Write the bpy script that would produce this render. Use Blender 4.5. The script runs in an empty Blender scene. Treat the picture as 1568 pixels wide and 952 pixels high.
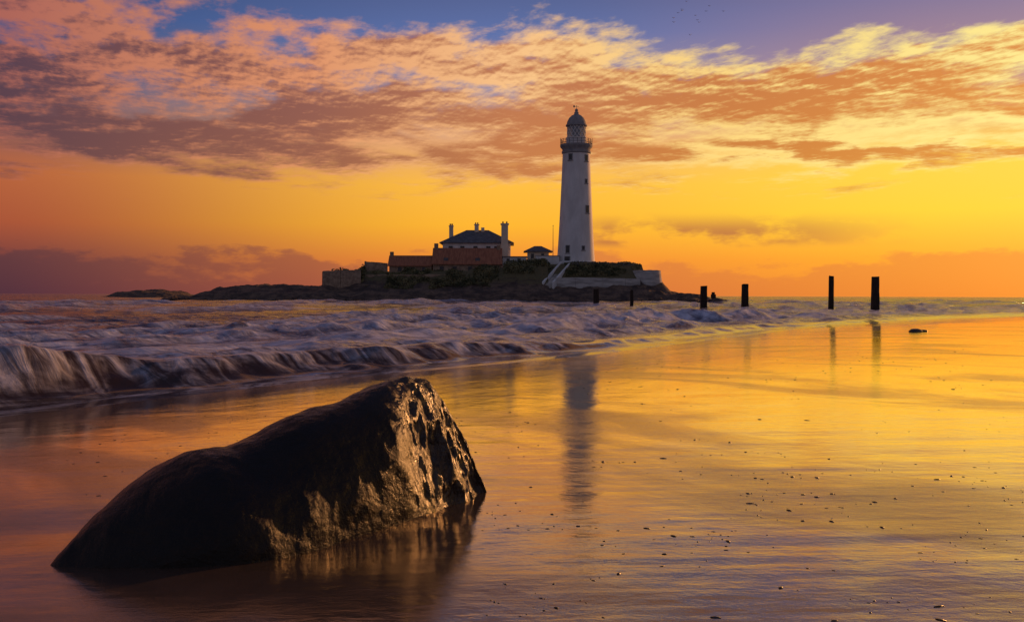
import bpy, bmesh, math, random
import numpy as np
from mathutils import Vector, Matrix
random.seed(4); rng=np.random.RandomState(7)
scene=bpy.context.scene
scene.view_settings.view_transform='Standard'
scene.view_settings.look='None'
scene.view_settings.exposure=0
scene.view_settings.gamma=1

def lin(r,g,b):
    f=lambda c:(c/255/12.92) if c/255<=.04045 else ((c/255+.055)/1.055)**2.4
    return (f(r),f(g),f(b),1)

# ---------------------------------------------------------------- numpy noise
T2=rng.rand(256,256); T3=rng.rand(64,64,64)
def vn2(x,y):
    xi=np.floor(x).astype(int); yi=np.floor(y).astype(int)
    fx=x-xi; fy=y-yi; fx=fx*fx*(3-2*fx); fy=fy*fy*(3-2*fy)
    a=T2[xi&255,yi&255]; b=T2[(xi+1)&255,yi&255]; c=T2[xi&255,(yi+1)&255]; d=T2[(xi+1)&255,(yi+1)&255]
    return (a*(1-fx)+b*fx)*(1-fy)+(c*(1-fx)+d*fx)*fy
def fbm2(x,y,o=5,g=.5):
    s=0;a=1;t=0
    for i in range(o):
        s=s+a*vn2(x*2**i+17.3*i,y*2**i+9.1*i); t+=a; a*=g
    return s/t
def vn3(x,y,z):
    xi=np.floor(x).astype(int); yi=np.floor(y).astype(int); zi=np.floor(z).astype(int)
    fx=x-xi; fy=y-yi; fz=z-zi
    fx=fx*fx*(3-2*fx); fy=fy*fy*(3-2*fy); fz=fz*fz*(3-2*fz)
    r=0
    for i,wx in ((0,1-fx),(1,fx)):
        for j,wy in ((0,1-fy),(1,fy)):
            for k,wz in ((0,1-fz),(1,fz)):
                r=r+T3[(xi+i)&63,(yi+j)&63,(zi+k)&63]*wx*wy*wz
    return r
def fbm3(x,y,z,o=5,g=.5):
    s=0;a=1;t=0
    for i in range(o):
        s=s+a*vn3(x*2**i+7.3*i,y*2**i+3.1*i,z*2**i+5.7*i); t+=a; a*=g
    return s/t
def sst(x,a,b):
    t=np.clip((x-a)/(b-a),0,1); return t*t*(3-2*t)

# ---------------------------------------------------------------- material helpers
def new_mat(name):
    m=bpy.data.materials.new(name); m.use_nodes=True
    nt=m.node_tree; nt.nodes.clear()
    out=nt.nodes.new('ShaderNodeOutputMaterial')
    return m,nt,out
class G:
    def __init__(s,nt): s.nt=nt
    def n(s,t): return s.nt.nodes.new(t)
    def put(s,sock,v):
        if isinstance(v,bpy.types.NodeSocket): s.nt.links.new(v,sock)
        else: sock.default_value=v
    def m(s,op,a,b=None,c=None,clamp=False):
        nd=s.n('ShaderNodeMath'); nd.operation=op; nd.use_clamp=clamp
        s.put(nd.inputs[0],a)
        if b is not None: s.put(nd.inputs[1],b)
        if c is not None: s.put(nd.inputs[2],c)
        return nd.outputs[0]
    def ss(s,v,a,b,lo=0.,hi=1.):
        nd=s.n('ShaderNodeMapRange'); nd.interpolation_type='SMOOTHSTEP'
        s.put(nd.inputs[0],v); s.put(nd.inputs[1],a); s.put(nd.inputs[2],b)
        s.put(nd.inputs[3],lo); s.put(nd.inputs[4],hi)
        return nd.outputs[0]
    def ramp(s,v,stops,interp='LINEAR'):
        nd=s.n('ShaderNodeValToRGB'); cr=nd.color_ramp; cr.interpolation=interp
        while len(cr.elements)<len(stops): cr.elements.new(.5)
        for e,(p,c) in zip(cr.elements,stops):
            e.position=p; e.color=c
        s.put(nd.inputs[0],v); return nd.outputs[0]
    def mix(s,f,a,b,mode='MIX'):
        nd=s.n('ShaderNodeMix'); nd.data_type='RGBA'; nd.blend_type=mode
        s.put(nd.inputs[0],f); s.put(nd.inputs[6],a); s.put(nd.inputs[7],b)
        return nd.outputs[2]
    def noise(s,vec,scale,detail=4,rough=.5,dist=0):
        nd=s.n('ShaderNodeTexNoise'); s.put(nd.inputs['Vector'],vec)
        nd.inputs['Scale'].default_value=scale; nd.inputs['Detail'].default_value=detail
        nd.inputs['Roughness'].default_value=rough; nd.inputs['Distortion'].default_value=dist
        return nd.outputs[0]
    def comb(s,x,y,z=0.):
        nd=s.n('ShaderNodeCombineXYZ'); s.put(nd.inputs[0],x); s.put(nd.inputs[1],y); s.put(nd.inputs[2],z)
        return nd.outputs[0]
    def obj(s): return s.n('ShaderNodeTexCoord').outputs['Object']
    def mapv(s,v,scale=(1,1,1),rot=(0,0,0),loc=(0,0,0)):
        nd=s.n('ShaderNodeMapping'); s.put(nd.inputs[0],v)
        nd.inputs[1].default_value=loc; nd.inputs[2].default_value=rot; nd.inputs[3].default_value=scale
        return nd.outputs[0]
    def bump(s,h,strength,dist,normal=None):
        nd=s.n('ShaderNodeBump'); nd.inputs['Strength'].default_value=strength
        nd.inputs['Distance'].default_value=dist; s.put(nd.inputs['Height'],h)
        if normal is not None: s.put(nd.inputs['Normal'],normal)
        return nd.outputs[0]
def simple_mat(name,c1,c2,scale=1.,rough=.8,bump=.02,detail=6,stretch=(1,1,1),spec=.3):
    m,nt,out=new_mat(name); g=G(nt)
    v=g.mapv(g.obj(),stretch); nz=g.noise(v,scale,detail,.6)
    col=g.mix(g.ss(nz,.32,.68),c1,c2)
    p=g.n('ShaderNodeBsdfPrincipled'); g.put(p.inputs['Base Color'],col)
    p.inputs['Roughness'].default_value=rough
    p.inputs['Specular IOR Level'].default_value=spec
    g.put(p.inputs['Normal'],g.bump(g.noise(v,scale*3,5,.6),.6,bump))
    nt.links.new(p.outputs[0],out.inputs[0]); return m

# ---------------------------------------------------------------- mesh helpers
def link(o): scene.collection.objects.link(o); return o
def grid_mesh(name,X,Y,Z,mat,smooth=True,attrs=None,uv=None,wrap=False):
    r,c=X.shape; co=np.stack([X,Y,Z],-1).reshape(-1,3)
    idx=np.arange(r*c).reshape(r,c)
    if wrap: idx=np.concatenate([idx,idx[:,:1]],1)
    q=np.stack([idx[:-1,:-1],idx[:-1,1:],idx[1:,1:],idx[1:,:-1]],-1).reshape(-1,4)
    me=bpy.data.meshes.new(name)
    me.vertices.add(len(co)); me.vertices.foreach_set('co',co.ravel().astype(np.float32))
    me.loops.add(q.size); me.loops.foreach_set('vertex_index',q.ravel().astype(np.int32))
    me.polygons.add(len(q)); me.polygons.foreach_set('loop_start',np.arange(0,q.size,4,dtype=np.int32))
    me.update(calc_edges=True)
    me.polygons.foreach_set('use_smooth',np.full(len(q),smooth))
    if attrs:
        for k,v in attrs.items():
            a=me.attributes.new(k,'FLOAT','POINT'); a.data.foreach_set('value',v.ravel().astype(np.float32))
    me.materials.append(mat)
    o=link(bpy.data.objects.new(name,me)); return o
def bm_obj(name,bm,mat,parent=None,smooth=False):
    bmesh.ops.recalc_face_normals(bm,faces=bm.faces)
    me=bpy.data.meshes.new(name); bm.to_mesh(me); bm.free()
    for m in (mat if isinstance(mat,(list,tuple)) else [mat]): me.materials.append(m)
    if smooth:
        for p in me.polygons: p.use_smooth=True
    o=link(bpy.data.objects.new(name,me))
    if parent: o.parent=parent
    return o
def empty(name):
    return link(bpy.data.objects.new(name,None))
def bm_box(bm,x0,x1,y0,y1,z0,z1):
    v=[bm.verts.new(p) for p in ((x0,y0,z0),(x1,y0,z0),(x1,y1,z0),(x0,y1,z0),(x0,y0,z1),(x1,y0,z1),(x1,y1,z1),(x0,y1,z1))]
    for f in ((0,1,2,3),(4,5,6,7),(0,1,5,4),(1,2,6,5),(2,3,7,6),(3,0,4,7)): bm.faces.new([v[i] for i in f])
def box(name,x0,x1,y0,y1,z0,z1,mat,parent=None):
    bm=bmesh.new(); bm_box(bm,x0,x1,y0,y1,z0,z1); return bm_obj(name,bm,mat,parent)
def boxes(name,L,mat,parent=None):
    bm=bmesh.new()
    for b in L: bm_box(bm,*b)
    return bm_obj(name,bm,mat,parent)
def lathe(name,prof,cx,cy,mat,parent=None,segs=48,smooth=True):
    bm=bmesh.new(); rings=[]
    for r,z in prof:
        if r<1e-4: rings.append([bm.verts.new((cx,cy,z))]); continue
        rings.append([bm.verts.new((cx+r*math.cos(2*math.pi*i/segs),cy+r*math.sin(2*math.pi*i/segs),z)) for i in range(segs)])
    for a,b in zip(rings[:-1],rings[1:]):
        for i in range(segs):
            j=(i+1)%segs
            if len(a)==1 and len(b)==1: continue
            if len(a)==1: bm.faces.new((a[0],b[i],b[j]))
            elif len(b)==1: bm.faces.new((a[i],a[j],b[0]))
            else: bm.faces.new((a[i],a[j],b[j],b[i]))
    o=bm_obj(name,bm,mat,parent,smooth)
    if smooth:
        md=o.modifiers.new('es','EDGE_SPLIT'); md.split_angle=math.radians(35)
    return o
def hip_roof(name,x0,x1,y0,y1,z0,z1,inset,mat,parent=None,th=.15):
    bm=bmesh.new(); ym=(y0+y1)/2
    b=[bm.verts.new(p) for p in ((x0,y0,z0),(x1,y0,z0),(x1,y1,z0),(x0,y1,z0))]
    c=[bm.verts.new(p) for p in ((x0,y0,z0+th),(x1,y0,z0+th),(x1,y1,z0+th),(x0,y1,z0+th))]
    t=[bm.verts.new((x0+inset,ym,z1)),bm.verts.new((x1-inset,ym,z1))]
    bm.faces.new(b)
    for i in range(4): bm.faces.new((b[i],b[(i+1)%4],c[(i+1)%4],c[i]))
    bm.faces.new((c[0],c[1],t[1],t[0])); bm.faces.new((c[1],c[2],t[1])); bm.faces.new((c[2],c[3],t[0],t[1])); bm.faces.new((c[3],c[0],t[0]))
    return bm_obj(name,bm,mat,parent)
def gable_roof(name,x0,x1,y0,y1,z0,z1,mat,parent=None):
    bm=bmesh.new(); ym=(y0+y1)/2; th=.18; V=[]
    for x in (x0,x1):
        V.append([bm.verts.new(p) for p in ((x,y0,z0),(x,y0,z0+th),(x,ym,z1+th),(x,y1,z0+th),(x,y1,z0),(x,ym,z1-.02))])
    for i in range(6): bm.faces.new((V[0][i],V[0][(i+1)%6],V[1][(i+1)%6],V[1][i]))
    bm.faces.new(V[0]); bm.faces.new(V[1])
    return bm_obj(name,bm,mat,parent)
def gable_walls(name,x0,x1,y0,y1,z0,z1,zr,mat,parent=None):
    bm=bmesh.new(); ym=(y0+y1)/2; V=[]
    for x in (x0,x1): V.append([bm.verts.new(p) for p in ((x,y0,z0),(x,y0,z1),(x,ym,zr),(x,y1,z1),(x,y1,z0))])
    for i in range(5): bm.faces.new((V[0][i],V[0][(i+1)%5],V[1][(i+1)%5],V[1][i]))
    bm.faces.new(V[0]); bm.faces.new(V[1]); return bm_obj(name,bm,mat,parent)

# ================================================================= CAMERA
cam=bpy.data.cameras.new('camera'); cam.lens=35; cam.sensor_width=36
cam.clip_start=.05; cam.clip_end=30000
co=link(bpy.data.objects.new('camera',cam)); scene.camera=co
co.matrix_world=Matrix.Translation((0,0,1.5)) @ Matrix.Rotation(math.radians(90-.9),4,'X') @ Matrix.Rotation(math.radians(.2),4,'Z')

# ================================================================= SKY
SUN_AZ=math.radians(44); SUN_EL=math.radians(7)
w=bpy.data.worlds.new('World'); scene.world=w; w.use_nodes=True
nt=w.node_tree; nt.nodes.clear(); g=G(nt)
out=g.n('ShaderNodeOutputWorld'); bg=g.n('ShaderNodeBackground'); nt.links.new(bg.outputs[0],out.inputs[0])
tc=g.n('ShaderNodeTexCoord'); sx=g.n('ShaderNodeSeparateXYZ'); nt.links.new(tc.outputs['Generated'],sx.inputs[0])
x,y,z=sx.outputs
hyp=g.m('SQRT',g.m('ADD',g.m('MULTIPLY',x,x),g.m('MULTIPLY',y,y)))
e=g.m('MAXIMUM',g.m('DIVIDE',z,g.m('MAXIMUM',hyp,.001)),0.)
a=g.m('ARCTAN2',x,y)
ef=g.m('DIVIDE',e,.6,clamp=True)
def st(L): return [(p/.6,lin(*c)) for p,c in L]
RL=g.ramp(ef,st([(0,(84,44,62)),(.03,(112,52,58)),(.065,(166,76,48)),(.11,(182,94,52)),(.15,(130,84,80)),(.2,(74,80,114)),(.26,(48,76,128)),(.36,(30,44,84)),(.6,(32,36,64))]))
RC=g.ramp(ef,st([(0,(214,106,62)),(.035,(238,136,44)),(.07,(252,178,34)),(.11,(253,186,54)),(.15,(234,168,108)),(.2,(154,140,162)),(.26,(90,108,164)),(.36,(62,60,92)),(.6,(44,42,68))]))
RR=g.ramp(ef,st([(0,(238,134,36)),(.035,(252,162,26)),(.08,(255,206,36)),(.13,(255,208,60)),(.17,(226,160,104)),(.22,(166,128,142)),(.28,(124,110,148)),(.36,(82,68,92)),(.6,(50,44,66))]))
base=g.mix(g.ss(a,-.5,.0),RL,RC); base=g.mix(g.ss(a,.0,.42),base,RR)
q=g.m('DIVIDE',1.,g.m('ADD',g.m('MAXIMUM',z,0.),.05))
px=g.m('MULTIPLY',x,q); py=g.m('MULTIPLY',y,q)
rx=g.m('ADD',g.m('MULTIPLY',px,.95),g.m('MULTIPLY',py,.30)); ry=g.m('SUBTRACT',g.m('MULTIPLY',py,.95),g.m('MULTIPLY',px,.30))
cxx=g.m('MULTIPLY',rx,.78); cyy=g.m('MULTIPLY',ry,.70)
P=g.comb(cxx,cyy,0.)
P2=g.comb(g.m('ADD',cxx,.03),g.m('ADD',cyy,.045),0.)
Pf=g.comb(g.m('MULTIPLY',rx,1.15),g.m('MULTIPLY',ry,.62),5.); Pf2=g.comb(g.m('ADD',g.m('MULTIPLY',rx,1.15),.012),g.m('ADD',g.m('MULTIPLY',ry,.62),.022),5.)
nA=g.noise(P,1.85,9,.62,.12); nB=g.noise(P2,1.85,9,.62,.12)
nf=g.noise(Pf,9.5,5,.58,.1); nf2=g.noise(Pf2,9.5,5,.58,.1)
puff=g.ss(e,.15,.22,.5,1.)
nL=g.noise(g.comb(g.m('MULTIPLY',a,3.),g.m('MULTIPLY',e,9.),3.3),1.,3,.5)
lowe=g.ss(g.m('ADD',e,g.m('MULTIPLY',g.m('SUBTRACT',nL,.5),.07)),.085,.15)
upe=g.ss(g.m('ADD',e,g.m('MULTIPLY',g.m('SUBTRACT',nL,.5),.14)),.215,.30,1.,0.)
up2=g.m('MULTIPLY',g.ss(e,.30,.35),g.ss(e,.48,.6,.85,.2))
cov=g.m('ADD',g.m('MULTIPLY',lowe,upe),up2)
nfw=g.m('MULTIPLY',g.m('SUBTRACT',nf,.5),puff)
dn=g.m('ADD',g.m('ADD',nA,g.m('MULTIPLY',nfw,.42)),g.m('MULTIPLY',cov,.34))
dens=g.m('MULTIPLY',g.ss(dn,.63,.84),g.ss(e,.07,.12))
relief=g.m('ADD',g.m('MULTIPLY',g.m('SUBTRACT',nA,nB),5.2),g.m('MULTIPLY',g.m('MULTIPLY',g.m('SUBTRACT',nf,nf2),puff),2.2))
aa=g.m('ADD',g.m('MULTIPLY',a,1.),.5,clamp=True)
DK=g.ramp(aa,[(.03,lin(86,54,66)),(.3,lin(142,82,66)),(.5,lin(192,114,62)),(.7,lin(200,116,42)),(.95,lin(218,132,40))])
BR=g.ramp(aa,[(.03,lin(176,98,80)),(.3,lin(226,146,96)),(.5,lin(252,194,128)),(.7,lin(255,216,124)),(.95,lin(255,232,136))])
hi=g.m('ADD',g.ss(e,.16,.25,.06,.62),relief)
hi=g.m('ADD',hi,g.m('MULTIPLY',nfw,1.5))
hi=g.m('ADD',hi,g.m('MULTIPLY',g.m('SUBTRACT',nA,.5),-1.3))
hi=g.m('ADD',hi,g.ss(dn,.68,.95,.5,-.06))
brk=g.m('MULTIPLY',g.m('MULTIPLY',g.ss(a,.10,.28),g.ss(e,.1,.125)),g.ss(e,.145,.18,1.,0.))
hi=g.m('ADD',hi,g.m('MULTIPLY',brk,g.ss(nA,.44,.60,1.1,0.)))
hi=g.ss(hi,.0,1.)
cc=g.mix(hi,DK,BR)
cc=g.mix(g.ss(e,.3,.37),cc,g.mix(hi,lin(78,52,56),lin(178,112,72)))
sky=g.mix(g.m('MULTIPLY',dens,.94),base,cc)
nlow=g.noise(g.comb(g.m('MULTIPLY',a,11.),g.m('MULTIPLY',e,30.),1.7),1.,6,.6)
thr=g.m('ADD',nlow,g.m('MULTIPLY',g.m('SUBTRACT',.036,e),7.))
thr=g.m('ADD',thr,g.ss(a,-.5,-.1,.09,.02))
lowm=g.m('MULTIPLY',g.ss(thr,.5,.61),g.ss(e,.06,.09,1.,0.))
c2=g.m('MULTIPLY',g.m('MULTIPLY',g.ss(a,.05,.1),g.ss(a,.2,.42,1.,0.)),g.m('MULTIPLY',g.ss(e,.045,.055),g.ss(e,.06,.085,1.,0.)))
c2=g.m('MULTIPLY',c2,g.ss(nlow,.36,.52))
LC=g.ramp(aa,[(.03,lin(76,42,58)),(.3,lin(142,70,60)),(.5,lin(202,108,60)),(.95,lin(230,126,40))])
sky=g.mix(g.m('MULTIPLY',lowm,.66),sky,LC)
sky=g.mix(g.m('MULTIPLY',c2,.8),sky,lin(172,92,58))
back=g.ramp(ef,[(0,(.12,.10,.135,1)),(.4,(.15,.14,.19,1)),(1,(.09,.10,.155,1))])
absa=g.m('ABSOLUTE',a)
sky=g.mix(g.ss(absa,.9,1.9),sky,back)
sky=g.mix(g.ss(e,.6,2.),sky,(.07,.085,.155,1))
ns=g.n('ShaderNodeTexSky'); ns.sky_type='NISHITA'; ns.sun_disc=False; ns.sun_elevation=SUN_EL; ns.sun_rotation=SUN_AZ
nsm=g.mix(1.,ns.outputs[0],(.006,.006,.006,1),'MULTIPLY')
sky=g.mix(1.,sky,nsm,'ADD')
g.put(bg.inputs[0],sky); bg.inputs[1].default_value=1.0

sun=bpy.data.lights.new('sun','SUN'); sun.energy=2.6; sun.angle=math.radians(.8); sun.color=(1,.43,.14)
so=link(bpy.data.objects.new('sun',sun))
sd=Vector((math.sin(SUN_AZ)*math.cos(SUN_EL),math.cos(SUN_AZ)*math.cos(SUN_EL),math.sin(SUN_EL)))
so.rotation_euler=sd.to_track_quat('Z','Y').to_euler(); so.location=(60,20,30)

# ================================================================= SHORE GEOMETRY
WY=np.array([-3000,-20,5,12.2,17.3,23.6,31.8,45.8,67,76,100,140,6000.])
WX=np.array([-2200,-29,-11,-6.3,-3.6,1.0,5.5,13.0,29,38,66,125,9000.])
fy_=np.arange(-60,400,.25); fx_=np.interp(fy_,WY,WX)
ker=np.hanning(25); ker/=ker.sum()
fp=np.pad(fx_,12,mode='edge'); fx_s=np.convolve(fp,ker,'valid'); fx_s[:14]=fx_[:14]; fx_s[-14:]=fx_[-14:]
def XW(y): return np.where((y<-55)|(y>395),np.interp(y,WY,WX),np.interp(y,fy_,fx_s))
def SD(x,y):
    return (x-XW(y))*np.interp(y,[0,60,90,140],[.82,.8,.65,.55])
ps=np.linspace(0,60,601); sl=np.interp(ps,[0,3.5,8.5,30,60],[.052,.05,.021,.012,.006])
pz=np.concatenate([[0],np.cumsum((sl[1:]+sl[:-1])/2*.1)])
def ground(x,y):
    x=np.asarray(x,float); y=np.asarray(y,float)
    s=SD(x,y); zz=np.where(s>0,np.interp(s,ps,pz),np.maximum(s*.05,-2.2))
    near=1-sst(np.hypot(x,y),60,120)
    al_=y*.82+x*.57
    rip=(fbm2(s*.8+3,al_*.16,3)-.5)*.010+(fbm2(s*3.2+20,al_*.5,3)-.5)*.0035+(fbm2(s*11+5,al_*2.2,2)-.5)*.0008
    rip=rip+(fbm2(x*.5+40,y*2.6,4)-.5)*.0075*(1-sst(y,8,16))
    rip=rip+(fbm2(x*1.6+11,y*9.,3)-.5)*.0022*(1-sst(y,6,11))
    zz=zz+rip*near
    zz=zz-.028*np.exp(-(((x+2.45)/.6)**2+((y-5.0)/.4)**2))
    zz=zz-.03*np.exp(-(((x+.95)/.6)**2+((y-4.5)/.35)**2))
    zz=zz+.02*np.exp(-(((x+.75)/.3)**2+((y-5.15)/.10)**2))
    return zz

# ---------------------------------------------------------------- sand material
m_sand,nt,out=new_mat('wet_sand'); g=G(nt); ob=g.obj()
vs=g.mapv(ob,(1,1,1),(0,0,math.radians(55)))
str1=g.mapv(vs,(.3,1.,1))
n1=g.noise(str1,2.2,5,.55,.6); n2=g.noise(str1,14,4,.55); n3=g.noise(ob,140,3,.6)
n5=g.noise(g.mapv(ob,(.35,1.,1)),16,4,.6,.4)
n4=g.noise(g.mapv(vs,(.4,1,1)),.6,5,.55,.6)
damp=g.ss(n4,.47,.66)
col=g.mix(g.ss(n1,.35,.65),(.046,.022,.013,1),(.085,.042,.025,1))
col=g.mix(g.ss(n3,.35,.7,0.,.5),col,(.024,.014,.012,1))
hb=g.bump(n1,.13,.02); hb=g.bump(n2,.12,.006,hb)
hb=g.bump(n5,.28,.006,hb)
hb2=g.bump(g.m('MULTIPLY',n3,g.m('ADD',damp,.3)),.45,.0014,hb)
dif=g.n('ShaderNodeBsdfPrincipled'); g.put(dif.inputs['Base Color'],col); dif.inputs['Roughness'].default_value=.75; dif.inputs['Specular IOR Level'].default_value=.3
g.put(dif.inputs['Normal'],hb2)
gl=g.n('ShaderNodeBsdfGlossy'); gl.inputs[0].default_value=(1,.88,.72,1)
g.put(gl.inputs['Roughness'],g.m('MULTIPLY_ADD',damp,.06,.018)); g.put(gl.inputs['Normal'],hb2)
fr=g.n('ShaderNodeFresnel'); fr.inputs[0].default_value=1.5; g.put(fr.inputs['Normal'],hb)
fac=g.m('MULTIPLY_ADD',fr.outputs[0],1.85,-.02,clamp=True)
fac=g.m('MULTIPLY',fac,g.m('MULTIPLY_ADD',damp,-.3,1.))
ms=g.n('ShaderNodeMixShader'); g.put(ms.inputs[0],fac); nt.links.new(dif.outputs[0],ms.inputs[1]); nt.links.new(gl.outputs[0],ms.inputs[2])
nt.links.new(ms.outputs[0],out.inputs[0])

az=np.radians(np.concatenate([np.linspace(-180,-34,60,endpoint=False),np.linspace(-34,34,620,endpoint=False),np.linspace(34,180,60,endpoint=False)]))
rad=np.concatenate([[.05],np.geomspace(.8,2.6,40,endpoint=False),np.geomspace(2.6,80,640,endpoint=False),np.geomspace(80,8000,60)])
R,A=np.meshgrid(rad,az,indexing='ij'); X=R*np.sin(A); Y=R*np.cos(A)
grid_mesh('sand_beach',X,Y,ground(X,Y),m_sand,wrap=True)

# ================================================================= SEA
m_sea,nt,out=new_mat('sea_water'); g=G(nt)
def attr(n):
    nd=g.n('ShaderNodeAttribute'); nd.attribute_name=n; return nd.outputs['Fac']
O_=attr('off'); L_=attr('along'); F_=attr('foam'); S_=attr('face')
ob=g.obj()
pv=g.comb(O_,g.m('MULTIPLY',L_,.3),0.)
r1=g.noise(pv,1.5,5,.6,.3); r2=g.noise(pv,7,4,.55,.2)
r3=g.noise(g.mapv(ob,(.3,1,1)),.5,6,.65)
rough_sea=g.ss(O_,.6,5.)
nb=g.bump(g.m('MULTIPLY',r1,rough_sea),1.,.40); nb=g.bump(g.m('MULTIPLY',r2,rough_sea),.9,.07,nb); nb=g.bump(g.m('MULTIPLY',r3,g.ss(O_,6.,20.)),1.,1.6,nb)
wat=g.n('ShaderNodeBsdfPrincipled')
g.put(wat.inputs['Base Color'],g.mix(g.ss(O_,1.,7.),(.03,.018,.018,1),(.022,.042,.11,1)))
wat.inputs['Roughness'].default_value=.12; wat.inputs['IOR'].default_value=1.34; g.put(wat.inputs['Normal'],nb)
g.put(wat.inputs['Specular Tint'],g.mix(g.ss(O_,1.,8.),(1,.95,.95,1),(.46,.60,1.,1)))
wat.inputs['Specular IOR Level'].default_value=.40
fa=g.noise(pv,2.2,7,.66,.9); fb=g.noise(g.comb(g.m('MULTIPLY',O_,.8),g.m('MULTIPLY',L_,2.0),2.),1.,6,.62,1.4)
fst=g.mix(S_,fa,fb)
fm=g.m('ADD',F_,g.m('MULTIPLY',g.m('SUBTRACT',fst,.5),2.6))
fm=g.ss(fm,.26,1.15)
fo=g.n('ShaderNodeBsdfPrincipled')
g.put(fo.inputs['Base Color'],g.mix(g.ss(fa,.3,.65),(.22,.25,.38,1),(.76,.78,.96,1))); fo.inputs['Roughness'].default_value=.5
g.put(fo.inputs['Normal'],g.bump(fst,.7,.12))
ms=g.n('ShaderNodeMixShader'); g.put(ms.inputs[0],g.m('MULTIPLY',fm,.9)); nt.links.new(wat.outputs[0],ms.inputs[1]); nt.links.new(fo.outputs[0],ms.inputs[2])
nt.links.new(ms.outputs[0],out.inputs[0])

az=np.radians(np.concatenate([np.linspace(-110,-33,70,endpoint=False),np.linspace(-33,33,760,endpoint=False),np.linspace(33,80,50)]))
rad=np.concatenate([np.geomspace(6,70,520,endpoint=False),np.geomspace(70,12000,260)])
R,A=np.meshgrid(rad,az,indexing='ij'); X=R*np.sin(A); Y=R*np.cos(A)
off=-SD(X,Y); al=Y*.82+X*.57
wob=(fbm2(al*.16+5,off*.05,3)-.5)
turb=(fbm2(off*1.7,al*.7,4)-.5)
Z=np.zeros_like(X); foam=np.zeros_like(X); face=np.zeros_like(X)
def breaker(Oc,A0,wf,wb,fo_amt,wv=1.6,tb=1.):
    global Z,foam,face
    oc=Oc+wob*wv+(fbm2(al*.4+Oc*7,al*0+1,3)-.5)*1.0
    d=off-oc+turb*.4*tb
    am=A0*(.4+1.2*fbm2(al*.32+Oc,off*.1+2,3))
    sh=np.where(d<0,np.exp(-(d/wf)**2),np.exp(-(np.abs(d)/wb)**1.5))
    Z+=am*sh*(1+.5*turb*tb)
    fc=np.where(d<0,np.exp(-(d/(wf*1.8))**2),np.exp(-(d/(wb*.7))**2))
    foam=np.maximum(foam,fo_amt*fc*sst(am,.03,.28)); face=np.maximum(face,np.where(d<.1,np.exp(-(d/(wf*1.5))**2),0)*sst(am,.05,.2))
breaker(1.45,np.interp(Y,[10,14,20,26,34,60],[.60,.60,.44,.26,.16,.10]),.55,1.5,.66,1.2,.9)
breaker(3.4,np.interp(Y,[12,20,30,45,60],[.18,.26,.34,.30,.14]),.7,1.7,.85,1.8,1.)
breaker(5.6,np.interp(Y,[14,24,34,42,50,60,80],[.18,.34,.50,.72,.66,.36,.2]),1.0,2.8,1.1,1.0,.6)
breaker(9.,np.interp(Y,[14,30,60,90],[.36,.42,.36,.3]),1.1,2.6,.95,2.4,1.)
for i,oc in enumerate([12.5,16.5,21,26.5,33,40,48,58,70,84,100,120]):
    am=.50*np.clip(fbm2(al*.05+i*3.7,al*0+i,2)*2-.45,.15,1)
    breaker(oc,am,1.2+oc*.015,2.8+.02*oc,.85,3.5+oc*.05)
oncl=sst(off,-.1,.9); Z*=oncl
dist=np.hypot(X,Y)
chop=(fbm2(off*1.0,al*.3,4)-.5)*.28+(fbm2(off*.23+9,al*.07,3)-.5)*.45
chop2=(fbm2(X*.05,Y*.12,4)-.5)*1.4
Z+=chop*sst(off,.8,5)*(1-sst(dist,120,400))+chop2*sst(dist,60,160)*(1-sst(dist,800,3000))*sst(off,10,40)
swash=sst(off,-.6,-.05)*(1-sst(off,.5,2.2))
foam=np.maximum(foam,.44*swash)
foam=np.maximum(foam,.50*sst(off,1.6,4)*(1-sst(off,14,45)))
foam=np.maximum(foam,.26*sst(off,5,20))
foam=np.maximum(foam,.8*np.exp(-((Y-211)/4)**2)*np.where((X>-76)&(X<48),1,0)*(fbm2(X*.15,Y*0,3)>.5))
Z+=.025*sst(off,-.5,.3)-.05*(1-sst(off,-1.2,-.2))
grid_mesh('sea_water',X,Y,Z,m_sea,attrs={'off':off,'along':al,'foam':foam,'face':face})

# ================================================================= FOREGROUND ROCK
m_rock,nt,out=new_mat('wet_dark_rock'); g=G(nt); ob=g.obj()
cr=g.n('ShaderNodeAttribute'); cr.attribute_name='crag'; crf=cr.outputs['Fac']
k1=g.noise(ob,3.2,8,.6,.3); k2=g.noise(ob,30,7,.68,.4)
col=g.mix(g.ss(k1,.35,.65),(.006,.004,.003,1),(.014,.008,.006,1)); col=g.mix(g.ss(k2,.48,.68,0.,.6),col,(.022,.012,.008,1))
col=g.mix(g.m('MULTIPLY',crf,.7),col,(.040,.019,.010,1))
p=g.n('ShaderNodeBsdfPrincipled'); g.put(p.inputs['Base Color'],col); g.put(p.inputs['Roughness'],g.ss(k2,.3,.7,.24,.42)); g.put(p.inputs['Specular IOR Level'],g.m('MULTIPLY_ADD',crf,.55,.24))
nb=g.bump(k1,.6,.06); nb=g.bump(k2,.6,.012,nb); nb=g.bump(g.m('MULTIPLY',g.noise(g.mapv(ob,(1,1,.4)),15,5,.6,.8),crf),1.,.06,nb)
g.put(p.inputs['Normal'],nb); nt.links.new(p.outputs[0],out.inputs[0])

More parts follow.
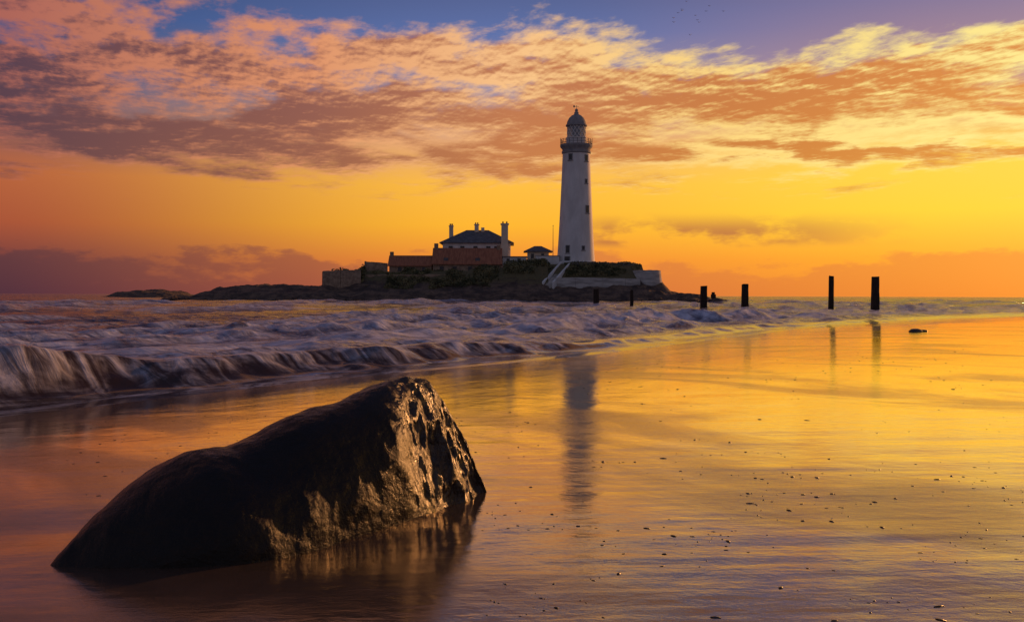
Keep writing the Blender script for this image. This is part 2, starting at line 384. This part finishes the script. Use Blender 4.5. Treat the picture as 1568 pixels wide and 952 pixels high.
NT,NP=420,300
t=np.linspace(-.03,1.04,NT); ph=np.linspace(0,math.pi,NP); TT,PH=np.meshgrid(t,ph,indexing='ij')
tk=[-.03,.0,.076,.13,.2,.27,.335,.40,.483,.612,.70,.778,.834,.882,.951,1.0,1.04]
hk=[.28,.38,.54,.62,.705,.760,.760,.815,.90,.955,1.02,1.055,1.03,.92,.68,.46,.25]
wfk=[.03,.10,.25,.36,.45,.50,.50,.47,.43,.38,.33,.27,.23,.18,.10,.04,.01]
wbk=[.03,.10,.25,.33,.40,.42,.42,.44,.46,.46,.44,.40,.36,.30,.2,.1,.03]
def prof(k,w_=15):
    v=np.interp(t,tk,k); kk=np.hanning(w_); kk/=kk.sum()
    return np.convolve(np.pad(v,w_//2,mode='edge'),kk,'valid')[:,None]+0*PH
H=prof(hk,13); Wf=prof(wfk,25); Wb=prof(wbk,25)
cs=np.cos(PH); sn=np.sin(PH)
lat=np.where(cs>0,Wf*np.abs(cs)**1.0,-Wb*np.abs(cs)**1.0)
z0=.22; ZZ=z0+(H-z0)*sn**.8
XX=-1.95+1.78*TT+.644*lat; YY=4.25+1.5*TT-.764*lat
nx=.644*np.sign(cs)*np.abs(cs)+.5*sst(TT,.7,1.); ny=-.764*cs; nz=sn*.8
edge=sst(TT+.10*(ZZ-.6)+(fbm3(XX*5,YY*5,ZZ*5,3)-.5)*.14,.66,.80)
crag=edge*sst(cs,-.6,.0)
lobe=(fbm3(XX*1.7+4,YY*1.7,ZZ*1.7,3)-.5)*.20*(1-.6*crag)
dsp=(fbm3(XX*4,YY*4,ZZ*4,4)-.5)*.05+(fbm3(XX*14,YY*14,ZZ*9,3)-.5)*.010
gr=(np.abs(fbm3(XX*6,YY*6,ZZ*3.0,4)-.5)*-.18+(fbm3(XX*20,YY*20,ZZ*8,3)-.5)*.045)*crag
cut=-.05*sst(TT,.66,.76)*sst(cs,-.2,.2)*sst(sn,.15,.6)
tot=dsp+gr+cut+lobe*sn
base_f=sst(ZZ,.25,.45)
XX=XX+nx*tot*base_f; YY=YY+ny*tot*base_f; ZZ=ZZ+nz*(dsp+gr*.3+lobe*.25)
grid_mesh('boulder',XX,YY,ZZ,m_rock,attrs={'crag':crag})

def blob(bm,x,y,z,sx,sy,sz,sub=1,seed=0,amp=.25):
    r=bmesh.ops.create_icosphere(bm,subdivisions=sub,radius=1)
    rr=random.Random(seed); an=rr.random()*6.28; ca,sa=math.cos(an),math.sin(an)
    for v in r['verts']:
        k=1+amp*(rr.random()-.5); c=v.co*k; X_=c.x*sx; Y_=c.y*sy
        v.co=Vector((x+X_*ca-Y_*sa,y+X_*sa+Y_*ca,z+c.z*sz))
m_peb=simple_mat('pebble_stone',(.02,.015,.012,1),(.07,.05,.04,1),30,.35,.003,spec=.5)
bm=bmesh.new(); blob(bm,14.2,35,float(ground(14.2,35))+.01,.30,.22,.10,3,5,.12); blob(bm,14.5,35.1,float(ground(14.5,35))+.0,.2,.13,.06,2,6,.2)
bm_obj('beach_stone',bm,m_peb,smooth=True)
bm=bmesh.new(); n=0
while n<360:
    d=random.choice([random.uniform(3.2,7.5),random.uniform(5,13),random.uniform(3.4,6.)]); r=random.uniform(-.05,.52)
    xx=r*d
    cl=float(fbm2(np.array(xx*1.3+30),np.array(d*2.4),3))
    if cl<.56 and random.random()<.95: continue
    s=random.choice([.0025,.003,.0035,.004,.005,.008]) *(1+.05*d)
    blob(bm,xx,d,float(ground(xx,d))+s*.05,s*random.uniform(1,2.6),s,s*.4,1,n,.4); n+=1
for n in range(300):
    d=random.uniform(5.8,11) if n<170 else random.uniform(12,22); xx=random.uniform(-.46,-.05)*d if n<170 else random.uniform(.0,.5)*d
    if SD(np.array(xx),np.array(d))<1: continue
    s=random.uniform(.004,.009)*(1+.03*d); blob(bm,xx,d,float(ground(xx,d)),s*1.8,s,s*.35,1,n,.4)
bm_obj('pebbles',bm,m_peb,smooth=True)

# ================================================================= TIMBER POSTS
m_post=simple_mat('weathered_timber',(.02,.013,.01,1),(.05,.03,.02,1),2.5,.8,.03,stretch=(4,4,.6))
def post(x,y,w,top,seed):
    rr=random.Random(seed); bm=bmesh.new(); h0=-1.6; prev=None
    for i in range(9):
        zz=h0+(top-h0)*i/8; ws=w/2*(1.08-.02*i)+rr.uniform(-.015,.015)*w
        ring=[]
        for (cx,cy) in ((-1,-.8),(-.8,-1),(.8,-1),(1,-.8),(1,.8),(.8,1),(-.8,1),(-1,.8)):
            ring.append(bm.verts.new((x+cx*ws+rr.uniform(-.02,.02)*w+(i*.004*w*(seed%3-1)),y+cy*ws,zz+(rr.uniform(-.05,.06) if i==8 else 0))))
        if prev:
            for j in range(8): bm.faces.new((prev[j],prev[(j+1)%8],ring[(j+1)%8],ring[j]))
        prev=ring
    bm.faces.new(prev)
    return bm_obj('wooden_post',bm,m_post)
for i,(x_,y_,w_,t_) in enumerate([(10.15,120,.66,2.28),(13.7,114,.36,2.12),(17.5,91,.58,2.40),(21.3,91,.6,2.56),(28.2,88,.40,3.32),(29.9,82,.56,3.12)]):
    post(x_,y_,w_,t_,i+3)

# ================================================================= ISLAND
m_isl,nt,out=new_mat('island_rock_and_turf'); g=G(nt); ob=g.obj()
i1=g.noise(g.mapv(ob,(1,1,2.5)),.35,8,.65,.4); i2=g.noise(ob,1.6,6,.65)
sz=g.n('ShaderNodeSeparateXYZ'); nt.links.new(ob,sz.inputs[0])
col=g.mix(g.ss(i1,.38,.62),(.07,.045,.038,1),(.22,.14,.095,1)); col=g.mix(g.ss(i2,.45,.7,0.,.6),col,(.045,.03,.027,1))
gh=g.ss(g.m('ADD',sz.outputs[2],g.m('MULTIPLY',g.m('SUBTRACT',i1,.5),6.)),3.6,5.4)
col=g.mix(gh,col,g.mix(i2,(.09,.075,.03,1),(.20,.155,.07,1)))
p=g.n('ShaderNodeBsdfPrincipled'); g.put(p.inputs['Base Color'],col); p.inputs['Roughness'].default_value=.85
g.put(p.inputs['Normal'],g.bump(g.m('ADD',i1,i2),.9,.6)); nt.links.new(p.outputs[0],out.inputs[0])
def island(x,y):
    top=np.interp(x,[-76,-72,-67,-57,-50,-43,-41.5,-34,-28,-10,0,12,27,30,33.5,35.5,40,43,48],[-2,.6,2.9,3.7,3.4,3.2,5.6,6.6,6.6,7.0,8.2,8.8,8.6,7.2,6.2,2.6,1.6,.9,-2])
    low=np.minimum(top,np.interp(x,[-76,-67,-40,-10,10,30,36,48],[0,1.7,2.0,2.4,2.4,2.4,2.1,.6]))
    fr=fbm2(x*.12,y*0+3,4)*5-2.5
    a_=sst(y+fr*.5,209,216.5); b_=sst(y+fr*.35,217,np.where(x>8,229,225.5))
    hh=-2+(low+2)*a_+(top-low)*b_
    seg=(x>9)&(x<30)&(y>222.3); hh=np.where(seg,np.maximum(hh,np.interp(y,[222.3,229.5],[5.1,8.7])),hh)
    hh=hh*(1-sst(y,262,285))-2*sst(y,262,285)
    n=(fbm2(x*.35,y*.35,5)-.5); amp=np.where((y>228)&(x>-42)&(x<30),.25,1.4)
    amp=np.where(seg,.3,amp)
    return hh+n*amp
gx=np.linspace(-80,50,620); gy=np.linspace(205,288,260); GX,GY=np.meshgrid(gx,gy)
grid_mesh('island_terrain',GX,GY,island(GX,GY),m_isl)
gx=np.linspace(-240,-118,260); gy=np.linspace(380,440,60); GX,GY=np.meshgrid(gx,gy)
rz=-1.2+np.interp(GX,[-240,-166,-158,-150,-138,-128,-118],[0,.7,3.6,4.4,4.0,.9,0])*np.sin(np.clip((GY-380)/60,0,1)*np.pi)+ (fbm2(GX*.25,GY*.2,4)-.5)*2.2
grid_mesh('reef_rocks',GX,GY,rz,m_isl)

# ---- vegetation: many small leaf faces
m_veg,nt,out=new_mat('shrub_foliage'); g=G(nt); ob=g.obj()
vcol=g.mix(g.ss(g.noise(ob,.5,5,.6),.38,.62),(.05,.055,.018,1),(.22,.18,.075,1))
p=g.n('ShaderNodeBsdfPrincipled'); g.put(p.inputs['Base Color'],vcol); p.inputs['Roughness'].default_value=.8; nt.links.new(p.outputs[0],out.inputs[0])
def shrubs(x0,x1,y0,y1,n,h,name='shrubs',thr=.42):
    vs_=[];fs=[]
    xs=rng.uniform(x0,x1,n*3); ys=rng.uniform(y0,y1,n*3)
    c=fbm2(xs*.3+2,ys*.3,3); ok=c>thr; xs=xs[ok][:n]; ys=ys[ok][:n]; c=c[ok][:n]
    zs=island(xs,ys)+rng.rand(len(xs))*h*np.clip((c-thr)*5,.15,1)
    for X_,Y_,Z_ in zip(xs,ys,zs):
        b=len(vs_); s=random.uniform(.12,.30)
        u=Vector((random.gauss(0,1),random.gauss(0,1),random.gauss(0,1))).normalized(); v=u.orthogonal().normalized()
        c0=Vector((X_,Y_,Z_)); vs_+= [c0+u*s,c0+v*s*.6,c0-u*s,c0-v*s*.6]; fs.append((b,b+1,b+2,b+3))
    me=bpy.data.meshes.new(name); me.from_pydata([tuple(v) for v in vs_],[],fs); me.materials.append(m_veg)
    return link(bpy.data.objects.new(name,me))
shrubs(-41,-33,221,226,3500,1.8,thr=.3)
shrubs(-33,-3,219,226,6000,.9,thr=.48)
shrubs(-2,9.5,222,230,3200,1.4,thr=.38)
shrubs(12,29.5,223,229.5,5000,.6,thr=.3)

# ---- building materials
m_white=simple_mat('white_render',(.66,.64,.62,1),(.82,.80,.78,1),.5,.7,.01,stretch=(1,1,.4))
m_cream=simple_mat('cream_render',(.68,.58,.44,1),(.82,.72,.56,1),.6,.8,.01)
m_stone=simple_mat('stone_masonry',(.26,.17,.12,1),(.46,.32,.22,1),1.6,.9,.05)
m_pale=simple_mat('pale_concrete',(.34,.31,.29,1),(.62,.58,.54,1),.9,.85,.06,stretch=(.4,.4,2.2))
m_tile=simple_mat('red_clay_tile',(.28,.10,.055,1),(.44,.17,.09,1),1.2,.8,.04,stretch=(3,.5,.5))
m_slate=simple_mat('grey_slate',(.08,.08,.09,1),(.16,.16,.175,1),1.4,.6,.03)
m_dark=simple_mat('dark_glazing',(.015,.015,.02,1),(.03,.03,.04,1),2,.2,.0,spec=.6)
m_metal=simple_mat('painted_iron',(.10,.10,.11,1),(.2,.2,.21,1),3,.5,.0)
m_band=simple_mat('grey_gallery_stone',(.24,.23,.24,1),(.34,.33,.33,1),1.2,.8,.02)
m_glass,nt,out=new_mat('lantern_glass'); g=G(nt)
t1=g.n('ShaderNodeBsdfTransparent'); t1.inputs[0].default_value=(.75,.8,.85,1); t2=g.n('ShaderNodeBsdfPrincipled'); t2.inputs['Base Color'].default_value=(.35,.38,.42,1); t2.inputs['Roughness'].default_value=.15
ms=g.n('ShaderNodeMixShader'); ms.inputs[0].default_value=.6; nt.links.new(t1.outputs[0],ms.inputs[1]); nt.links.new(t2.outputs[0],ms.inputs[2]); nt.links.new(ms.outputs[0],out.inputs[0])

# ---- lighthouse
LH=empty('lighthouse'); cx,cy=14.95,234.
lathe('plinth',[(0,8),(4.95,8),(4.95,9.3),(4.6,9.5)],cx,cy,m_white,LH,64)
lathe('tower',[(4.55,8.5),(4.42,10),(4.2,13),(3.95,17.5),(3.68,23),(3.42,29),(3.22,34),(3.2,34.7)],cx,cy,m_white,LH,64)
lathe('corbel_band',[(3.2,34.6),(3.42,34.75),(3.42,35.2),(3.25,35.3),(3.3,35.7),(3.75,36.2),(3.8,36.4),(3.8,36.75),(0,36.75)],cx,cy,m_band,LH,64)
def ring_bar(bm,r,zc,h,segs=40):
    for i in range(segs):
        a0=2*math.pi*i/segs; a1=2*math.pi*(i+1)/segs
        P_=[(cx+rr*math.cos(t_),cy+rr*math.sin(t_),zz) for zz in (zc,zc+h) for t_,rr in ((a0,r-.04),(a1,r-.04),(a1,r+.04),(a0,r+.04))]
        v=[bm.verts.new(p_) for p_ in P_]
        for f in ((0,1,2,3),(4,5,6,7),(0,1,5,4),(2,3,7,6)): bm.faces.new([v[k] for k in f])
bm=bmesh.new()
for zc in (37.15,37.5,37.85): ring_bar(bm,3.68,zc,.07)
for i in range(24):
    t_=2*math.pi*i/24; X_,Y_=cx+3.68*math.cos(t_),cy+3.68*math.sin(t_); bm_box(bm,X_-.06,X_+.06,Y_-.06,Y_+.06,36.75,37.98+(.35 if i%12==0 else 0))
bm_obj('gallery_railing',bm,m_metal,LH)
lathe('lantern_base',[(2.35,36.75),(2.35,38.2),(2.45,38.25),(2.45,38.4),(2.2,38.4)],cx,cy,m_white,LH,32)
lathe('lantern_glazing',[(2.12,38.4),(2.12,41.1)],cx,cy,m_glass,LH,16,False)
lathe('lamp_optic',[(0,38.4),(.9,38.5),(1.1,39.6),(.9,40.8),(0,40.9)],cx,cy,m_metal,LH,20)
bm=bmesh.new()
for i in range(16):
    for dr in (1,-1):
        for s_ in range(2):
            z0_=38.4+1.35*s_; a0=2*math.pi*i/16; a1=2*math.pi*(i+dr)/16
            p0=Vector((cx+2.16*math.cos(a0),cy+2.16*math.sin(a0),z0_)); p1=Vector((cx+2.16*math.cos(a1),cy+2.16*math.sin(a1),z0_+1.35))
            dv=(p1-p0).normalized(); rd=Vector((math.cos(a0),math.sin(a0),0)); sd_=dv.cross(rd).normalized()*.06
            v=[bm.verts.new(p_) for p_ in (p0-sd_,p0+sd_,p1+sd_,p1-sd_,p0-sd_+rd*.06,p0+sd_+rd*.06,p1+sd_+rd*.06,p1-sd_+rd*.06)]
            for f in ((0,1,2,3),(4,5,6,7),(0,1,5,4),(1,2,6,5),(2,3,7,6),(3,0,4,7)): bm.faces.new([v[k] for k in f])
bm_obj('lantern_astragals',bm,m_white,LH)
lathe('lantern_roof',[(2.1,41.1),(2.5,41.1),(2.5,41.4),(2.3,41.5),(2.15,42.2),(1.75,43.0),(1.15,43.6),(.6,43.85),(.5,44.2),(.55,44.3),(.3,44.6),(.42,44.85),(.25,45.15),(0,45.2)],cx,cy,m_band,LH,40)
boxes('weather_vane',[(cx-.04,cx+.04,cy-.04,cy+.04,45.1,46.0),(cx-.75,cx+.55,cy-.03,cy+.03,45.7,45.78),(cx-.75,cx-.4,cy-.035,cy+.035,45.5,45.98)],m_metal,LH)
def tower_r(z): return float(np.interp(z,[8.5,10,13,17.5,23,29,34],[4.55,4.42,4.2,3.95,3.68,3.42,3.22]))
def lwin(ang,z,w_,h_):
    bmf=bmesh.new(); bmg=bmesh.new(); r=tower_r(z)-.02
    a_=math.radians(ang); c=Vector((cx+r*math.sin(a_),cy-r*math.cos(a_),z)); n_=Vector((math.sin(a_),-math.cos(a_),0)); u=Vector((math.cos(a_),math.sin(a_),0))
    def slab(bm,w2,h2,o0,o1,zz=0):
        v=[bm.verts.new(c+u*sx_*w2+n_*o+Vector((0,0,sz_*h2+zz))) for o in (o0,o1) for sx_,sz_ in ((-1,-1),(1,-1),(1,1),(-1,1))]
        for f in ((0,1,2,3),(4,5,6,7),(0,1,5,4),(1,2,6,5),(2,3,7,6),(3,0,4,7)): bm.faces.new([v[k] for k in f])
    slab(bmf,w_/2+.15,h_/2+.15,-.3,.08); slab(bmf,w_/2+.3,.08,-.3,.2,-h_/2-.2)
    slab(bmg,w_/2,h_/2,-.2,.10)
    bm_obj('window_frame',bmf,m_band,LH); bm_obj('window_pane',bmg,m_dark,LH)
lwin(-28,33.6,.75,1.3); lwin(42,33.4,.75,1.3); lwin(40,21.5,.8,1.6); lwin(38,28,.5,.8); lwin(-30,12.2,.8,1.6); lwin(20,12.5,.5,.8); lwin(-30,9.6,1.2,1.7)

# ---- keeper's house
HS=empty('keepers_house')
box('walls',-16.6,-.4,238,250,7.5,13.9,m_white,HS)
hip_roof('slate_roof',-17.4,.4,237.4,250.6,13.9,17.4,6.2,m_slate,HS)
boxes('chimneys',[(-15.4,-14.4,243,244,14,18.2),(-15.5,-14.3,242.9,244.1,18.2,18.45),(-9.2,-8.2,243,244.2,16,18.6),(-9.35,-8.05,242.9,244.3,18.6,18.8),(-7.6,-6.8,243.2,244,16,18.0),(-2.6,-1.0,236.4,237.95,8,18.2),(-2.8,-.8,236.3,238,18.2,18.55)],m_cream,HS)
boxes('chimney_pots',[(-15.3,-14.95,243.3,243.6,18.45,18.9),(-14.85,-14.5,243.3,243.6,18.45,18.9),(-9.1,-8.8,243.3,243.6,18.8,19.2),(-8.6,-8.3,243.3,243.6,18.8,19.2),(-2.4,-2.05,236.9,237.2,18.55,19.0),(-1.5,-1.15,236.9,237.2,18.55,19.0)],m_tile,HS)
boxes('windows',[(x_,x_+1,237.93,238.05,11.6,13.2) for x_ in (-15.2,-12.4,-9.3,-6.2,-4.3)],m_dark,HS)
boxes('window_sills',[(x_-.1,x_+1.1,237.8,238.05,11.42,11.58) for x_ in (-15.2,-12.4,-9.3,-6.2,-4.3)],m_cream,HS)

CT=empty('tiled_cottage')
gable_walls('walls',-18.0,-2.6,226.5,234,6,8.5,12.0,m_stone,CT)
gable_roof('tiled_roof',-18.3,-2.3,226.1,234.4,8.4,12.2,m_tile,CT)
boxes('chimneys',[(-18.0,-17.1,229.8,230.7,11,13.4),(-3.6,-2.7,229.8,230.7,11,13.0)],m_stone,CT)
boxes('windows',[(x_,x_+.9,226.43,226.55,6.9,8.0) for x_ in (-16.5,-13.5,-10,-6.6,-4.4)],m_dark,CT)
boxes('dormers',[(-15.6,-14.6,226.9,228.5,9.2,10.0),(-8.4,-7.4,226.9,228.5,9.2,10.0)],m_slate,CT)
C2=empty('tiled_cottage')
gable_walls('walls',-28.0,-18.35,226.8,232,6,8.1,10.2,m_stone,C2)
gable_roof('tiled_roof',-28.3,-18.32,226.4,232.4,8.0,10.4,m_tile,C2)
boxes('chimneys',[(-28.1,-27.3,229,229.9,9.5,11.4)],m_stone,C2)
boxes('windows',[(x_,x_+.8,226.73,226.85,6.9,7.8) for x_ in (-26,-23,-20.5)],m_dark,C2)
def wall_poly(name,pts,zb,mat,th=.5,cren=0):
    bm=bmesh.new()
    for (p0,p1) in zip(pts[:-1],pts[1:]):
        a0=Vector((p0[0],p0[1],0)); a1=Vector((p1[0],p1[1],0)); dr=(a1-a0).normalized(); nr=Vector((-dr.y,dr.x,0))*th/2
        L_n=max(1,int((a1-a0).length/1.2))
        for i in range(L_n):
            f0,f1=i/L_n,(i+1)/L_n; q0=a0.lerp(a1,f0); q1=a0.lerp(a1,f1)
            zt0=p0[2]+(p1[2]-p0[2])*f0; zt1=p0[2]+(p1[2]-p0[2])*f1; jt=random.uniform(-.06,.06)*cren
            v=[bm.verts.new(p_) for p_ in (q0-nr+Vector((0,0,zb)),q1-nr+Vector((0,0,zb)),q1+nr+Vector((0,0,zb)),q0+nr+Vector((0,0,zb)),
               q0-nr*.8+Vector((0,0,zt0+jt)),q1-nr*.8+Vector((0,0,zt1+jt)),q1+nr*.8+Vector((0,0,zt1+jt)),q0+nr*.8+Vector((0,0,zt0+jt)))]
            for f in ((4,5,6,7),(0,1,5,4),(2,3,7,6),(1,2,6,5),(3,0,4,7)): bm.faces.new([v[k] for k in f])
    return bm_obj(name,bm,mat)
wall_poly('garden_wall',[(-42.2,228,6.6),(-42,221.5,6.7),(-38,220.8,6.9),(-33.6,221.2,7.0)],2.0,m_stone,.6,1)
wall_poly('garden_wall',[(-33.6,228,9.1),(-33.4,226.9,9.1),(-28.4,227,8.7)],5,m_stone,.5,1)
wall_poly('garden_wall',[(-33.0,223.5,6.0),(-18,222.5,6.1),(-2.6,224,6.5)],3.2,m_stone,.5,1)
OB=empty('white_outbuilding')
box('walls',-2.2,3.3,230,236,7.5,10.3,m_white,OB); box('flat_roof',-2.4,3.5,229.8,236.2,10.3,10.5,m_slate,OB)
boxes('windows',[(-1.3,-.6,229.93,230.05,9.2,10),(1.2,2,229.93,230.05,9.2,10)],m_dark,OB)
O2=empty('hipped_outbuilding')
box('walls',3.6,8.6,234,239,7.5,11.7,m_cream,O2); hip_roof('slate_roof',2.7,9.5,233.2,239.8,11.7,13.2,2.6,m_slate,O2)
boxes('windows',[(4.4,5.1,233.93,234.05,10.2,11.3),(6.8,7.5,233.93,234.05,10.2,11.3)],m_dark,O2)
O3=empty('white_outbuilding')
box('walls',5.5,10.9,230.5,233,7.5,10.6,m_white,O3); box('flat_roof',5.4,11,230.4,233.1,10.6,10.75,m_band,O3); boxes('windows',[(7,7.6,230.43,230.55,9.3,10.1)],m_dark,O3)
lathe('flagpole',[(.09,8),(.07,13),(.045,17.6),(.09,17.65),(.09,17.8),(0,17.85)],9.5,232,m_metal,None,8)
wall_poly('sea_wall',[(8.2,221.2,4.6),(9.5,220.9,5.4),(14,220.4,5.5),(20,220.4,5.4),(25,220.8,5.3),(28.4,221.6,5.3)],1.2,m_pale,.9,.3)
bm=bmesh.new(); rows=[]
for j,(zz,rr) in enumerate([(1.0,4.0),(3,3.75),(5,3.45),(6.8,3.2),(7.2,3.2),(7.2,2.7),(6.6,2.7)]):
    rows.append([bm.verts.new((30.4+rr*1.0*math.cos(math.radians(t_)),225.2+rr*math.sin(math.radians(t_)),zz+random.uniform(-.06,.06))) for t_ in range(-200,21,10)])
for r0,r1 in zip(rows[:-1],rows[1:]):
    for i in range(len(r0)-1): bm.faces.new((r0[i],r0[i+1],r1[i+1],r1[i]))
bm_obj('round_bastion',bm,m_pale)
ST=empty('stone_steps')
def slope_wall(name,xa,ya,za,xb,yb,zb,th,h):
    bm=bmesh.new(); d_=Vector((xb-xa,yb-ya,0)).normalized(); n_=Vector((-d_.y,d_.x,0))*th/2
    v=[]
    for (X_,Y_,Z_) in ((xa,ya,za),(xb,yb,zb)):
        for s_ in (-1,1):
            for zz in (Z_-h,Z_): v.append(bm.verts.new((X_+n_.x*s_,Y_+n_.y*s_,zz)))
    for f in ((0,1,3,2),(4,5,7,6),(0,1,5,4),(2,3,7,6),(1,3,7,5),(0,2,6,4)): bm.faces.new([v[k] for k in f])
    bm_obj(name,bm,m_white,ST)
slope_wall('parapet_left',11.2,228.6,9.2,6.8,219.6,4.5,.45,2.2)
slope_wall('parapet_right',13.4,228.2,9.2,9.0,219.2,4.5,.45,2.2)
bm=bmesh.new()
for i in range(24):
    f=i/24; xm=12.3-4.4*f; ym=228.4-9*f; zt=8.6-4.8*f
    bm_box(bm,xm-.75,xm+.75,ym-.2,ym+.2,zt-1.2,zt)
bm_obj('steps',bm,m_pale,ST)
FN=empty('railing_fence')
fx=[13.8+i*1.15 for i in range(13)]
boxes('fence_posts',[(x_-.06,x_+.06,226.9,227.02,7.8,9.25-.035*(x_-13.8)*.5) for x_ in fx],m_metal,FN)
bm=bmesh.new()
for zz in (9.12,8.7):
    v=[]
    for X_,o_ in ((13.7,0),(27.9,-.28)):
        for Y_ in (226.86,226.9):
            for dz in (0,.1): v.append(bm.verts.new((X_,Y_,zz+o_+dz)))
    for f in ((0,1,3,2),(4,5,7,6),(0,1,5,4),(2,3,7,6),(1,3,7,5),(0,2,6,4)): bm.faces.new([v[k] for k in f])
bm_obj('fence_rails',bm,m_metal,FN)
bm=bmesh.new(); bm_box(bm,46.3,47.3,231,232,-.5,1.9); bm_box(bm,46.45,47.1,231.2,231.9,1.9,2.4); bm_obj('refuge_marker',bm,m_post)
bm=bmesh.new()
for i in range(170):
    X_=random.uniform(-74,47); Y_=random.uniform(208,215); s=random.uniform(.3,1.3)
    blob(bm,X_,Y_,random.uniform(-.3,.5),s*1.6,s,s*.6,2,i,.4)
bm_obj('shore_rocks',bm,m_isl)
bm=bmesh.new()
for i in range(16):
    c=Vector((27+random.gauss(0,1.8),150+random.gauss(0,5),44+random.gauss(0,1.2))); s=.28; u=random.uniform(.05,.25)
    v=[bm.verts.new(c+Vector(p_)) for p_ in ((-s,0,u),(-s*.4,.1,u*.8),(0,-.12,0),(0,.14,0),(s*.4,.1,u*.8),(s,0,u))]
    bm.faces.new((v[0],v[2],v[3],v[1])); bm.faces.new((v[3],v[2],v[5],v[4]))
bm_obj('bird_flock',bm,m_dark)
print('done')
